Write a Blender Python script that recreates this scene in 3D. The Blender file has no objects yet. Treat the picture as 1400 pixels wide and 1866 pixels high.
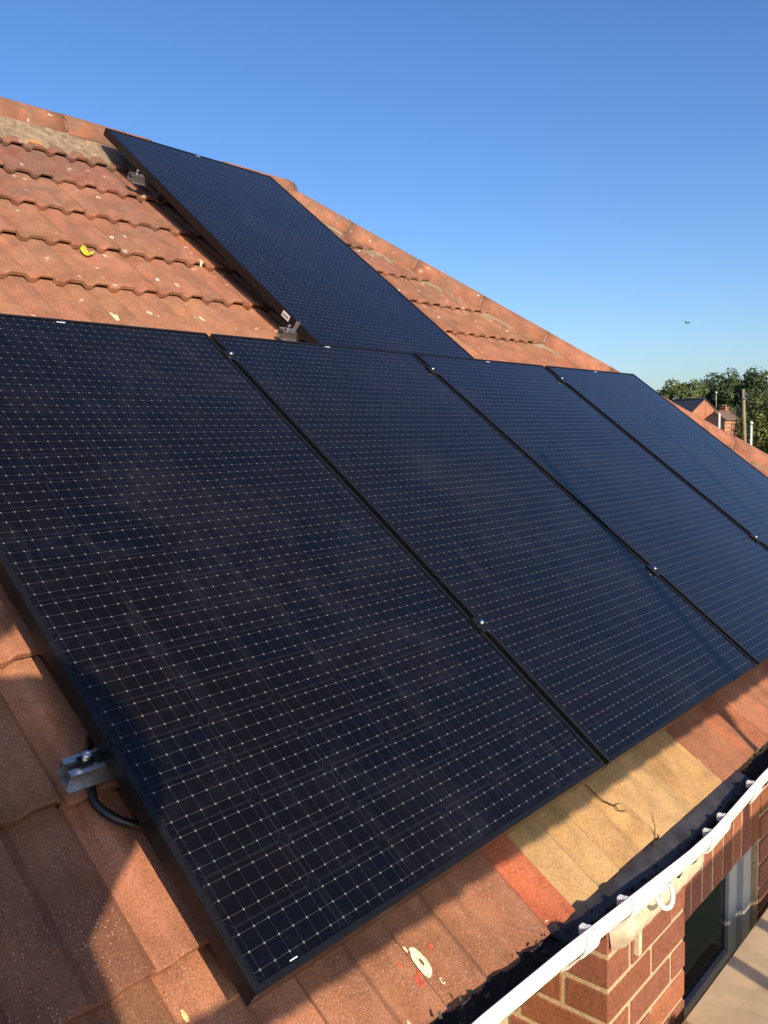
import bpy, bmesh, math, random
from mathutils import Vector, Matrix, Euler, noise
random.seed(7)
sc = bpy.context.scene
COL = sc.collection
TH = math.radians(38.0)
CT, ST = math.cos(TH), math.sin(TH)

def PW(u, v, h):
    """roof-plane coordinates (along eaves, up the slope, out of the slope) -> world"""
    return Vector((u, v*CT - h*ST, v*ST + h*CT))

# ------------------------------------------------------------------ camera
cam_d = bpy.data.cameras.new('camera'); cam = bpy.data.objects.new('camera', cam_d); COL.objects.link(cam)
Rr = [[0.6571710365543448, -0.6062144513352636, 0.4479177019346],
      [-0.08034795202904305, -0.6472153448133193, -0.758061016042188],
      [0.7494467528242593, 0.46218647365588417, -0.4740392686800452]]
rows = [PW(*r) for r in Rr]
CAMPOS = Vector((-0.6767363491843198, -0.832048772500807, 0.7304578371490665))
m = Matrix.Identity(4)
for i in range(3):
    m[i][0] = rows[0][i]; m[i][1] = -rows[1][i]; m[i][2] = -rows[2][i]; m[i][3] = CAMPOS[i]
cam.matrix_world = m
cam_d.sensor_fit = 'HORIZONTAL'; cam_d.sensor_width = 36.0
cam_d.lens = 36.0*1545.777/1400.0
cam_d.clip_start = 0.02; cam_d.clip_end = 3000
sc.camera = cam
sc.render.resolution_x = 768; sc.render.resolution_y = 1024; sc.render.resolution_percentage = 100
VIEW = rows[2].copy()

# ------------------------------------------------------------------ light
SUN = Vector((-0.36, -0.97, 0.51)).normalized()
EL = math.asin(SUN.z); AZ = math.atan2(SUN.x, SUN.y)
w = bpy.data.worlds.new('World'); sc.world = w; w.use_nodes = True
nt = w.node_tree; nt.nodes.clear()
sky = nt.nodes.new('ShaderNodeTexSky'); sky.sky_type = 'NISHITA'; sky.sun_disc = False
sky.sun_elevation = EL; sky.sun_rotation = AZ % (2*math.pi)
sky.altitude = 0; sky.air_density = 1.0; sky.dust_density = 1.5; sky.ozone_density = 4.0
bg = nt.nodes.new('ShaderNodeBackground'); bg.inputs['Strength'].default_value = 0.15
wo = nt.nodes.new('ShaderNodeOutputWorld')
hs = nt.nodes.new('ShaderNodeHueSaturation'); hs.inputs['Saturation'].default_value = 1.18; hs.inputs['Hue'].default_value = 0.508
nt.links.new(sky.outputs[0], hs.inputs['Color']); nt.links.new(hs.outputs[0], bg.inputs[0]); nt.links.new(bg.outputs[0], wo.inputs[0])
sd = bpy.data.lights.new('sun', 'SUN'); sd.energy = 4.7; sd.angle = math.radians(0.55); sd.color = (1.0, 0.80, 0.58)
so = bpy.data.objects.new('sun', sd); COL.objects.link(so)
so.rotation_euler = SUN.to_track_quat('Z', 'Y').to_euler()
sc.view_settings.view_transform = 'Standard'; sc.view_settings.look = 'None'
sc.view_settings.exposure = 0.28; sc.view_settings.gamma = 1.0
sc.render.engine = 'CYCLES'

# ------------------------------------------------------------------ helpers
def tag(o, label=None, cat=None, group=None, kind=None):
    if label: o['label'] = label
    if cat: o['category'] = cat
    if group: o['group'] = group
    if kind: o['kind'] = kind
    return o

def empty(name, loc=(0, 0, 0), rot=(0, 0, 0), parent=None):
    o = bpy.data.objects.new(name, None); COL.objects.link(o)
    o.location = loc; o.rotation_euler = rot; o.empty_display_size = 0.1
    if parent: o.parent = parent
    return o

class MB:
    def __init__(s): s.v = []; s.f = []; s.c = []; s.mi = []; s.sm = []
    def add(s, vs, fs, col=None, mi=0, smooth=False):
        b = len(s.v); s.v += [tuple(p) for p in vs]
        for f in fs:
            s.f.append(tuple(b+i for i in f)); s.mi.append(mi); s.sm.append(smooth)
        s.c += [col or (1, 1, 1)]*len(vs)
    def box(s, x0, x1, y0, y1, z0, z1, col=None, mi=0, T=None):
        vs = [Vector((x, y, z)) for z in (z0, z1) for y in (y0, y1) for x in (x0, x1)]
        if T: vs = [T @ p if isinstance(T, Matrix) else T(p) for p in vs]
        s.add(vs, [(0, 2, 3, 1), (4, 5, 7, 6), (0, 1, 5, 4), (2, 6, 7, 3), (0, 4, 6, 2), (1, 3, 7, 5)], col, mi)
    def cbox(s, x0, x1, y0, y1, z0, z1, b, col=None, T=None, mi=0):
        """box with chamfered edges"""
        bm = bmesh.new(); bmesh.ops.create_cube(bm, size=1)
        for q in bm.verts:
            q.co = Vector(((x0+x1)/2+q.co.x*(x1-x0), (y0+y1)/2+q.co.y*(y1-y0), (z0+z1)/2+q.co.z*(z1-z0)))
        bmesh.ops.bevel(bm, geom=bm.edges[:], offset=b, segments=1, affect='EDGES', profile=0.5)
        bm.verts.index_update()
        vs = [(T @ q.co if T else q.co.copy()) for q in bm.verts]
        s.add(vs, [[q.index for q in f.verts] for f in bm.faces], col, mi); bm.free()
    def tube(s, pts, r, n=10, cap=True, col=None, mi=0):
        pts = [Vector(p) for p in pts]; rr = r if isinstance(r, (list, tuple)) else [r]*len(pts)
        vs = []; prev = None
        for i, p in enumerate(pts):
            d = (pts[min(i+1, len(pts)-1)] - pts[max(i-1, 0)]).normalized()
            a = prev if prev is not None else (Vector((0, 0, 1)) if abs(d.z) < .9 else Vector((1, 0, 0)))
            a = (a - d*a.dot(d)).normalized(); prev = a; b = d.cross(a)
            for k in range(n):
                t = 2*math.pi*k/n; vs.append(p + (a*math.cos(t)+b*math.sin(t))*rr[i])
        fs = [(i*n+k, i*n+(k+1) % n, (i+1)*n+(k+1) % n, (i+1)*n+k) for i in range(len(pts)-1) for k in range(n)]
        if cap: fs += [tuple(range(n))[::-1], tuple((len(pts)-1)*n+k for k in range(n))]
        s.add(vs, fs, col, mi, True)
    def build(s, name, mats, parent=None, loc=None, rot=None):
        me = bpy.data.meshes.new(name); me.from_pydata(s.v, [], s.f)
        ca = me.color_attributes.new('tint', 'FLOAT_COLOR', 'POINT')
        flat = []
        for c in s.c: flat += [c[0], c[1], c[2], 1.0]
        ca.data.foreach_set('color', flat)
        for mm in (mats if isinstance(mats, list) else [mats]): me.materials.append(mm)
        me.polygons.foreach_set('material_index', s.mi); me.polygons.foreach_set('use_smooth', s.sm)
        me.update()
        o = bpy.data.objects.new(name, me); COL.objects.link(o)
        if parent: o.parent = parent
        if loc: o.location = loc
        if rot: o.rotation_euler = rot
        return o

class NT:
    """tiny node wrapper"""
    def __init__(s, name):
        s.m = bpy.data.materials.new(name); s.m.use_nodes = True; s.t = s.m.node_tree; s.t.nodes.clear()
        s.out = s.t.nodes.new('ShaderNodeOutputMaterial'); s.p = s.t.nodes.new('ShaderNodeBsdfPrincipled')
        s.t.links.new(s.p.outputs[0], s.out.inputs[0])
    def n(s, typ, **kw):
        q = s.t.nodes.new(typ)
        for k, v in kw.items(): setattr(q, k, v)
        return q
    def l(s, a, b): s.t.links.new(a, b)
    def setin(s, node, i, val):
        if hasattr(val, 'is_linked') or isinstance(val, bpy.types.NodeSocket): s.l(val, node.inputs[i])
        else: node.inputs[i].default_value = val
    def math(s, op, a, b=None, c=None, clamp=False):
        q = s.n('ShaderNodeMath', operation=op); q.use_clamp = clamp
        s.setin(q, 0, a)
        if b is not None: s.setin(q, 1, b)
        if c is not None: s.setin(q, 2, c)
        return q.outputs[0]
    def mix(s, f, a, b, mode='MIX'):
        q = s.n('ShaderNodeMix', data_type='RGBA', blend_type=mode)
        s.setin(q, 0, f)
        for i, val in ((6, a), (7, b)):
            if isinstance(val, bpy.types.NodeSocket): s.l(val, q.inputs[i])
            else: q.inputs[i].default_value = (val[0], val[1], val[2], 1)
        return q.outputs[2]
    def noise(s, vec, scale, detail=4, rough=.55, dist=0):
        q = s.n('ShaderNodeTexNoise'); s.l(vec, q.inputs['Vector'])
        q.inputs['Scale'].default_value = scale; q.inputs['Detail'].default_value = detail
        q.inputs['Roughness'].default_value = rough; q.inputs['Distortion'].default_value = dist
        return q.outputs[0]
    def ramp(s, f, a, b, c0=0.0, c1=1.0):
        q = s.n('ShaderNodeMapRange'); s.l(f, q.inputs[0])
        q.inputs[1].default_value = a; q.inputs[2].default_value = b; q.inputs[3].default_value = c0; q.inputs[4].default_value = c1
        return q.outputs[0]
    def coord(s, which='Object'):
        return s.n('ShaderNodeTexCoord').outputs[which]
    def bump(s, hgt, strength, dist):
        q = s.n('ShaderNodeBump'); q.inputs['Strength'].default_value = strength; q.inputs['Distance'].default_value = dist
        s.l(hgt, q.inputs['Height']); s.l(q.outputs[0], s.p.inputs['Normal']); return q
    def base(s, val):
        if isinstance(val, bpy.types.NodeSocket): s.l(val, s.p.inputs['Base Color'])
        else: s.p.inputs['Base Color'].default_value = (*val, 1)
    def set(s, **kw):
        for k, v in kw.items():
            k = k.replace('_', ' ')
            if isinstance(v, bpy.types.NodeSocket): s.l(v, s.p.inputs[k])
            else: s.p.inputs[k].default_value = v

def plain(name, col, rough=.5, metal=0.0, var=.15, scale=30, bump=0.0, spec=.5, aniso=1.0):
    k = NT(name); c = k.coord()
    nz = k.noise(c, scale, 5)
    f = k.ramp(nz, .3, .7, 1-var, 1+var)
    k.base(k.mix(1.0, col, k.n('ShaderNodeCombineColor').outputs[0], 'MIX') if False else k.mix(k.ramp(nz, .3, .7), [x*(1-var) for x in col], [min(1, x*(1+var)) for x in col]))
    k.set(Roughness=rough, Metallic=metal, Specular_IOR_Level=spec)
    if bump: k.bump(nz, bump, .002)
    return k.m

# ------------------------------------------------------------------ materials
def tile_material():
    k = NT('concrete_tile'); c = k.coord()
    at = k.n('ShaderNodeAttribute', attribute_name='tint').outputs['Color']
    col = at
    n1 = k.noise(c, 9, 6, .65); col = k.mix(k.ramp(n1, .40, .62, 0, .7), col, k.mix(1, col, (.60, .57, .55), 'MULTIPLY'))
    n2 = k.noise(c, 3.1, 5, .6); col = k.mix(k.ramp(n2, .45, .7, 0, .5), col, k.mix(1, col, (1.18, 1.08, 1.0), 'MULTIPLY'))
    # dirt streaks running down the slope
    mp = k.n('ShaderNodeMapping'); k.l(c, mp.inputs[0]); mp.inputs['Rotation'].default_value = (-TH, 0, 0); mp.inputs['Scale'].default_value = (22, 2.2, 8)
    n3 = k.noise(mp.outputs[0], 1.0, 5, .6); col = k.mix(k.ramp(n3, .5, .75, 0, .55), col, k.mix(1, col, (.5, .47, .46), 'MULTIPLY'))
    # sand grains
    n4 = k.noise(c, 420, 2, .6); col = k.mix(k.ramp(n4, .35, .7, 0, .6), k.mix(1, col, (.66, .64, .62), 'MULTIPLY'), k.mix(1, col, (1.6, 1.5, 1.4), 'MULTIPLY'))
    v0 = k.n('ShaderNodeTexVoronoi'); k.l(c, v0.inputs['Vector']); v0.inputs['Scale'].default_value = 190
    spk = k.ramp(v0.outputs['Distance'], .13, .25, 1, 0)
    gat = k.ramp(k.noise(c, 11, 5, .75), .42, .6)
    col = k.mix(k.math('MULTIPLY', spk, k.math('MULTIPLY', gat, .75)), col, (.55, .50, .45))
    vd = k.n('ShaderNodeTexVoronoi'); k.l(c, vd.inputs['Vector']); vd.inputs['Scale'].default_value = 95
    col = k.mix(k.math('MULTIPLY', k.ramp(vd.outputs['Distance'], .08, .2, 1, 0), .55), col, (.06, .035, .03))
    # lichen
    wv = k.n('ShaderNodeVectorMath', operation='ADD'); k.l(c, wv.inputs[0])
    nv = k.n('ShaderNodeTexNoise'); k.l(c, nv.inputs['Vector']); nv.inputs['Scale'].default_value = 60; nv.inputs['Detail'].default_value = 3
    sc1 = k.n('ShaderNodeVectorMath', operation='SCALE'); k.l(nv.outputs['Color'], sc1.inputs[0]); sc1.inputs['Scale'].default_value = .03
    k.l(sc1.outputs[0], wv.inputs[1])
    vo = k.n('ShaderNodeTexVoronoi'); k.l(wv.outputs[0], vo.inputs['Vector']); vo.inputs['Scale'].default_value = 19
    rnd = k.n('ShaderNodeSeparateColor'); k.l(vo.outputs['Color'], rnd.inputs[0])
    sep = k.n('ShaderNodeSeparateXYZ'); k.l(c, sep.inputs[0])
    hi = k.ramp(sep.outputs['Z'], 1.0, 2.1, 0.03, .6)       # more lichen towards the ridge
    sel = k.math('LESS_THAN', rnd.outputs[0], hi)
    rad = k.math('MULTIPLY', rnd.outputs[1], .17)
    spot = k.math('LESS_THAN', vo.outputs['Distance'], k.math('ADD', rad, .05))
    lm = k.math('MULTIPLY', k.math('MULTIPLY', sel, spot), k.ramp(k.noise(c, 90, 3), .35, .55, .2, .95))
    lic = k.mix(rnd.outputs[2], (.50, .36, .28), (.62, .55, .46))
    col = k.mix(lm, col, lic)
    # moss / grey bloom near the ridge
    mo = k.math('MULTIPLY', k.ramp(k.noise(c, 7, 6, .75), .45, .62), k.ramp(sep.outputs['Z'], .9, 2.1, .1, .75))
    col = k.mix(mo, col, (.15, .12, .085))
    k.base(col); k.set(Roughness=.93, Specular_IOR_Level=.25)
    hh = k.math('ADD', k.math('MULTIPLY', n4, .5), k.math('MULTIPLY', n1, 1.2))
    n5 = k.noise(c, 130, 4, .7)
    hh = k.math('ADD', hh, k.math('MULTIPLY', n5, .9))
    k.bump(hh, .8, .003)
    return k.m

def glass_material():
    k = NT('solar_glass'); c = k.coord(); sp = k.n('ShaderNodeSeparateXYZ'); k.l(c, sp.inputs[0])
    X, Y = sp.outputs['X'], sp.outputs['Y']; P = .0272
    def dist(a, off, p):
        t = k.math('FRACT', k.math('ADD', k.math('DIVIDE', k.math('SUBTRACT', a, off), p), .5))
        return k.math('MULTIPLY', k.math('ABSOLUTE', k.math('SUBTRACT', t, .5)), p)
    a = dist(X, .0240, P); b = dist(Y, .0255, P)
    # thin wires
    la = k.math('LESS_THAN', a, .00019); lb = k.math('LESS_THAN', b, .00023)
    st = k.math('ADD', k.math('SQRT', a), k.math('SQRT', b))
    star = k.ramp(st, .032, .080, 1.0, 0.0)
    star = k.math('MULTIPLY', star, star)
    # only over the cells
    inx = k.math('MULTIPLY', k.math('GREATER_THAN', X, .0125), k.math('LESS_THAN', X, .9875))
    iny = k.math('MULTIPLY', k.math('GREATER_THAN', Y, .0135), k.math('LESS_THAN', Y, 1.7185))
    inn = k.math('MULTIPLY', inx, iny)
    wire = k.math('MAXIMUM', k.math('MULTIPLY', la, .13), k.math('MULTIPLY', lb, .20))
    wire = k.math('MULTIPLY', k.math('MAXIMUM', wire, star), inn)
    # cell outlines with cut corners
    cx = k.math('SUBTRACT', .0816, dist(X, .0124+.0816, .1627)); cy = k.math('SUBTRACT', .0408, dist(Y, .0090+.0408, .0816))
    # distance from the cell edge (dist() is from cell centre)
    ch = k.math('MULTIPLY', k.math('SUBTRACT', k.math('ADD', cx, cy), .011), .7)
    dmin = k.math('MINIMUM', k.math('MINIMUM', cx, cy), ch)
    edge = k.math('MULTIPLY', k.math('LESS_THAN', k.math('ABSOLUTE', k.math('SUBTRACT', dmin, .0011)), .00035), inn)
    # dust smears
    n1 = k.noise(c, 3.2, 6, .62, .6); n2 = k.noise(c, 15, 5, .7, 1.2)
    mp = k.n('ShaderNodeMapping'); k.l(c, mp.inputs[0]); mp.inputs['Rotation'].default_value = (0, 0, .5); mp.inputs['Scale'].default_value = (7, 1.6, 1)
    n3 = k.noise(mp.outputs[0], 2.2, 5, .65, .8)
    ds = k.math('MULTIPLY', k.ramp(n1, .46, .7), k.ramp(n2, .38, .65))
    ds = k.math('ADD', ds, k.math('MULTIPLY', k.ramp(n3, .55, .72), .55))
    # small tint differences between cells
    cv = k.n('ShaderNodeTexWhiteNoise', noise_dimensions='2D'); cb = k.n('ShaderNodeCombineXYZ')
    k.l(k.math('FLOOR', k.math('DIVIDE', k.math('SUBTRACT', X, .0124), .1627)), cb.inputs[0]); k.l(k.math('FLOOR', k.math('DIVIDE', k.math('SUBTRACT', Y, .009), .0816)), cb.inputs[1]); k.l(cb.outputs[0], cv.inputs['Vector'])
    cell = k.mix(cv.outputs['Value'], (.0045, .0030, .0026), (.0028, .0028, .0036))
    col = k.mix(edge, cell, (.018, .018, .022))
    col = k.mix(wire, col, (.36, .36, .35))
    spk = k.n('ShaderNodeTexVoronoi'); k.l(c, spk.inputs['Vector']); spk.inputs['Scale'].default_value = 70
    sk = k.math('MULTIPLY', k.math('LESS_THAN', spk.outputs['Distance'], .05), k.ramp(n2, .4, .7, .05, .5))
    col = k.mix(sk, col, (.30, .29, .27))
    col = k.mix(k.math('MULTIPLY', ds, .028), col, (.40, .40, .46))
    k.base(col); k.set(Roughness=k.ramp(n2, .3, .7, .09, .15), IOR=1.36, Sheen_Weight=.17, Sheen_Roughness=.27)
    k.p.inputs['Sheen Tint'].default_value = (.85, .85, 1, 1)
    return k.m

def attr_mat(name, rough=.85, bump=.4, scale=160, spec=.3, dark=.7, light=1.25):
    k = NT(name); c = k.coord(); at = k.n('ShaderNodeAttribute', attribute_name='tint').outputs['Color']
    n1 = k.noise(c, scale, 4, .6); n2 = k.noise(c, scale*.12, 5, .65)
    col = k.mix(k.ramp(n1, .3, .7), k.mix(1, at, (dark,)*3, 'MULTIPLY'), k.mix(1, at, (light,)*3, 'MULTIPLY'))
    col = k.mix(k.ramp(n2, .45, .75, 0, .5), col, k.mix(1, col, (.65, .62, .6), 'MULTIPLY'))
    k.base(col); k.set(Roughness=rough, Specular_IOR_Level=spec); k.bump(n1, bump, .002)
    return k.m

M_TILE = tile_material(); M_GLASS = glass_material()
M_BRICK = attr_mat('brick', .88, .5, 120)
M_FRAME = plain('black_anodised_frame', (.007, .007, .008), .42, 0.0, .3, 60, spec=.3)
M_STEEL = plain('steel', (.46, .46, .45), .3, .85, .2, 90)
M_BOLT = plain('bolt_steel', (.75, .74, .72), .2, 1.0, .05, 90)
M_PVC = plain('white_gutter_plastic', (.86, .85, .82), .35, 0, .04, 12)
M_CREAM = plain('cream_render', (.62, .52, .38), .8, 0, .25, 35, .4)
M_BLACK = plain('black_cable', (.012, .012, .012), .3, 0, .2, 50)
M_BACK = plain('backsheet', (.03, .03, .03), .7)
M_FELT = plain('bitumen_felt', (.035, .034, .040), .6, 0, .5, 22, .6)
M_DIRT = attr_mat('gutter_dirt', .95, .6, 90)
M_UPVC = plain('window_frame', (.42, .42, .42), .4, 0, .08, 8)
M_MORTAR = plain('ridge_mortar', (.235, .175, .115), .95, 0, .45, 30, .9)
M_DECK = plain('deck_board', (.52, .40, .26), .8, 0, .22, 9, .3)
M_WOOD = plain('twig_bark', (.07, .035, .015), .8, 0, .3, 80)
M_GALV = plain('galvanised_tube', (.42, .42, .43), .4, .9, .15, 25)
M_LABEL = plain('printed_label', (.75, .75, .75), .5, 0, .05)
M_LABEL2 = plain('label_print', (.02, .02, .02), .5)
k = NT('window_glass'); k.base((.006, .008, .012)); k.set(Roughness=.06, IOR=1.3); M_WIN = k.m

# ------------------------------------------------------------------ ground
g = MB(); g.add([(-600, -600, -5.2), (900, -600, -5.2), (900, 900, -5.2), (-600, 900, -5.2)], [(0, 1, 2, 3)])
k = NT('grass_ground'); c = k.coord(); k.base(k.mix(k.ramp(k.noise(c, .4, 6), .35, .65), (.05, .075, .025), (.09, .10, .04))); k.set(Roughness=.95)
tag(g.build('ground', k.m), kind='structure')

# ------------------------------------------------------------------ the house
UA, VR, H0 = 2.77, 3.65, -.134           # hip apex u, ridge v, tile surface height
EAVE = -.168
house = empty('house', (0, 0, 0))
tag(house, 'brick house under a red concrete tiled hipped roof that carries the solar panels', 'house')
GA = .295; PER = .196; JO = .141
def hipu(v): return UA + .78*(VR - v)
PROF = [(0, 1), (.013, 0.06), (.040, 0), (.054, .95), (.060, 1), (.094, 1), (.101, .95), (.120, .05), (.138, 0), (.152, .9), (.158, 1), (.1955, 1)]
RH = .0135
def tint_for(u, v, rng):
    if .73 < u < 1.51 and v < .13: return (.60*rng.uniform(.95, 1.05), .395*rng.uniform(.97, 1.03), .19*rng.uniform(.93, 1.07))
    if .64 < u < .735 and v < .13: return (.62, .145, .085)
    base = Vector((.44, .212, .125)); f = rng.uniform(.9, 1.08)
    if v > 2.0: base = base.lerp(Vector((.33, .155, .112)), min(1, (v-2.0)/1.2))
    if rng.random() < .05: base = Vector((.47, .19, .11))
    if u < -.02 and v < .75: f *= .6  # painted shade: darker tint where the person's shadow falls
    return (base.x*f, base.y*f*rng.uniform(.95, 1.05), base.z*f)
rt = MB(); rng = random.Random(3)
ncourse = 13
for ci in range(ncourse):
    v0 = EAVE + ci*GA; v1 = min(v0 + GA + .035, VR + .02)
    kk = int((-4.2 - JO)/PER)
    while True:
        u0 = JO + kk*PER; kk += 1
        if u0 > hipu(v0) + .02: break
        jit = rng.uniform(-.005, .005); jh = rng.uniform(-.0012, .0018); tilt = rng.uniform(-.0015, .0015)
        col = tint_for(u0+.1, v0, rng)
        near = (-.9 < u0 < 2.2 and v0 < .8)
        pr = PROF
        top = []; vs = []
        nv = 6 if near else 2
        for j in range(nv+1):
            f = j/nv
            vv = (v0+jit)*(1-f) + v1*f
            for (t, r) in pr:
                u = u0 + t + .0004
                wob = (noise.noise(Vector((u*14, vv*14, 1.3)))*.0016) if near else 0
                rr = RH*r
                h = H0 + rr + (.017*(1-f) - .008*f) + jh + tilt*(t/PER-.5) + wob
                vs.append((u, vv, h))
        n = len(pr)
        # rounded nose and front face
        nose = []
        for (t, r) in pr:
            u = u0 + t + .0004; h = H0 + RH*r + .017 + jh + tilt*(t/PER-.5)
            nose.append((u, v0+jit-.0035, h-.004))
        for (t, r) in pr:
            u = u0 + t + .0004
            gap = .011 if (t > .145) else (.0155 if .05 < t < .105 else .019)
            h = H0 + RH*r + .017 + jh - gap
            nose.append((u, v0+jit-.003, h))
        # back-lip under (so the thickness reads dark)
        for (t, r) in pr:
            u = u0 + t + .0004; gap = .011 if (t > .145) else (.0155 if .05 < t < .105 else .019)
            nose.append((u, v0+jit+.06, H0 + RH*r + .017 + jh - gap))
        fs = [(j*n+i, j*n+i+1, (j+1)*n+i+1, (j+1)*n+i) for j in range(nv) for i in range(n-1)]
        b = (nv+1)*n
        fs += [(b+i, b+i+1, i+1, i) for i in range(n-1)]
        fs += [(b+n+i, b+n+i+1, b+i+1, b+i) for i in range(n-1)]
        fs += [(b+2*n+i, b+2*n+i+1, b+n+i+1, b+n+i) for i in range(n-1)]
        # side skirt at the joint (right side of the tile)
        rs = [(j*n+n-1) for j in range(nv+1)]
        extra = [(vs[i][0], vs[i][1], vs[i][2]-.016) for i in rs]
        ls = [(j*n) for j in range(nv+1)]
        extra2 = [(vs[i][0], vs[i][1], vs[i][2]-.012) for i in ls]
        allv = vs + nose
        e0 = len(allv); allv += extra + extra2
        fs += [(rs[j], e0+j, e0+j+1, rs[j+1]) for j in range(nv)]
        fs += [(ls[j+1], e0+nv+1+j+1, e0+nv+1+j, ls[j]) for j in range(nv)]
        # cut along the hip: pull points back to the hip line
        out = []
        for (u, v, h) in allv:
            hu = hipu(v)
            out.append(PW(min(u, hu), v, h))
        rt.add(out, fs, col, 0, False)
        if .5 < u0 < .56 and v0 < .1:
            for q, (u, v, h) in enumerate(allv):
                if u > .648: rt.c[len(rt.c)-len(allv)+q] = (.56, .175, .09)
# a bed just below, the two other slopes and the gable end of the left side
A = PW(UA, VR, H0-.012); L = PW(-4.3, VR, H0-.012); E0 = PW(-4.3, EAVE+.02, H0-.03); E1 = PW(hipu(EAVE), EAVE+.02, H0-.03)
yb = 2*A.y - E0.y
B0 = Vector((-4.3, yb, E0.z)); B1 = Vector((E1.x, yb, E0.z))
rt.add([E0, E1, A, L], [(0, 1, 2, 3)], (.12, .06, .04))
rt.add([B0, B1, A + Vector((0, 0, -.001)), L], [(1, 0, 3, 2)], (.4, .16, .09))
rt.add([E1, B1, A + Vector((.001, 0, 0))], [(0, 1, 2)], (.4, .16, .09))
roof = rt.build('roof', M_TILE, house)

# yellow lichen patches, white paint ring and pale lichen scabs lying on the tiles are stains of the roof
M_LICH = attr_mat('lichen', .95, .8, 200, dark=.6, light=1.3)
st = MB()
def tile_h(u, v):
    t = (u-JO) % PER; r = 0
    for (a, b) in zip(PROF, PROF[1:]):
        if a[0] <= t <= b[0]: r = a[1]+(b[1]-a[1])*(t-a[0])/(b[0]-a[0])
    f = ((v-EAVE) % GA)/(GA+.035)
    return H0 + RH*r + .017*(1-f) - .008*f
def blot(u, v, ru, rv, col, inner=0.0, seed=0, off=.0022, n=40, rot=0):
    """irregular crust following the tile surface"""
    vs = []; fs = []
    rings = [inner, (1+inner)/2, 1.0] if inner > 0 else [0.0001, .5, 1.0]
    for ri, r in enumerate(rings):
        for i in range(n):
            t = 2*math.pi*i/n
            k2 = 1 + .22*noise.noise(Vector((math.cos(t)*2.2+seed, math.sin(t)*2.2, seed*1.7+r))) + .12*noise.noise(Vector((math.cos(t)*7+seed, math.sin(t)*7, seed)))
            a, b2 = r*k2*ru*math.cos(t), r*k2*rv*math.sin(t)
            uu = u + a*math.cos(rot)-b2*math.sin(rot); vv = v + a*math.sin(rot)+b2*math.cos(rot)
            vs.append(PW(uu, vv, tile_h(uu, vv)+(off if ri < 2 else off*.5)))
    for ri in range(2):
        for i in range(n):
            fs.append((ri*n+i, ri*n+(i+1) % n, (ri+1)*n+(i+1) % n, (ri+1)*n+i))
    st = MB(); st.add(vs, fs, col, 0, True); st.build('lichen_patch', M_LICH, house)
blot(.362, -.076, .0125, .027, (.80, .73, .54), .24, 1)
blot(.352, -.045, .003, .006, (.85, .76, .52), 0, 2)
blot(.374, -.118, .004, .007, (.75, .62, .42), .5, 3)
blot(.325, -.098, .006, .012, (.55, .10, .06), 0, 4, .0016); blot(.335, -.088, .003, .006, (.55, .10, .06), 0, 5, .0016)
blot(.390, -.066, .003, .005, (.55, .10, .06), 0, 6, .0016)
blot(.312, -.062, .003, .005, (.6, .13, .07), 0, 61, .0016)
blot(.270, -.135, .003, .006, (.75, .62, .42), 0, 7)
blot(1.52, -.10, .008, .010, (.8, .5, .32), .6, 8)
blot(-.028, .055, .004, .010, (.8, .62, .3), 0, 9)
blot(.855, 2.00, .014, .028, (.80, .66, .40), 0, 10); blot(1.22, 2.03, .012, .02, (.72, .55, .35), 0, 11); blot(1.0, 2.03, .01, .012, (.7, .5, .33), 0, 12)
blot(1.19, 3.44, .028, .04, (.62, .26, .07), 0, 13)
blot(1.215, 3.41, .010, .02, (.75, .36, .06), 0, 14, .004)
for i in range(80):
    uu = rng.uniform(.6, 3.4); vv = rng.uniform(2.0, 3.5)
    if uu > hipu(vv)-.2: continue
    blot(uu, vv, rng.uniform(.004, .010), rng.uniform(.006, .016), rng.choice([(.52, .37, .29), (.46, .32, .25), (.62, .52, .42)]), 0, i+20, .003, 14)

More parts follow.
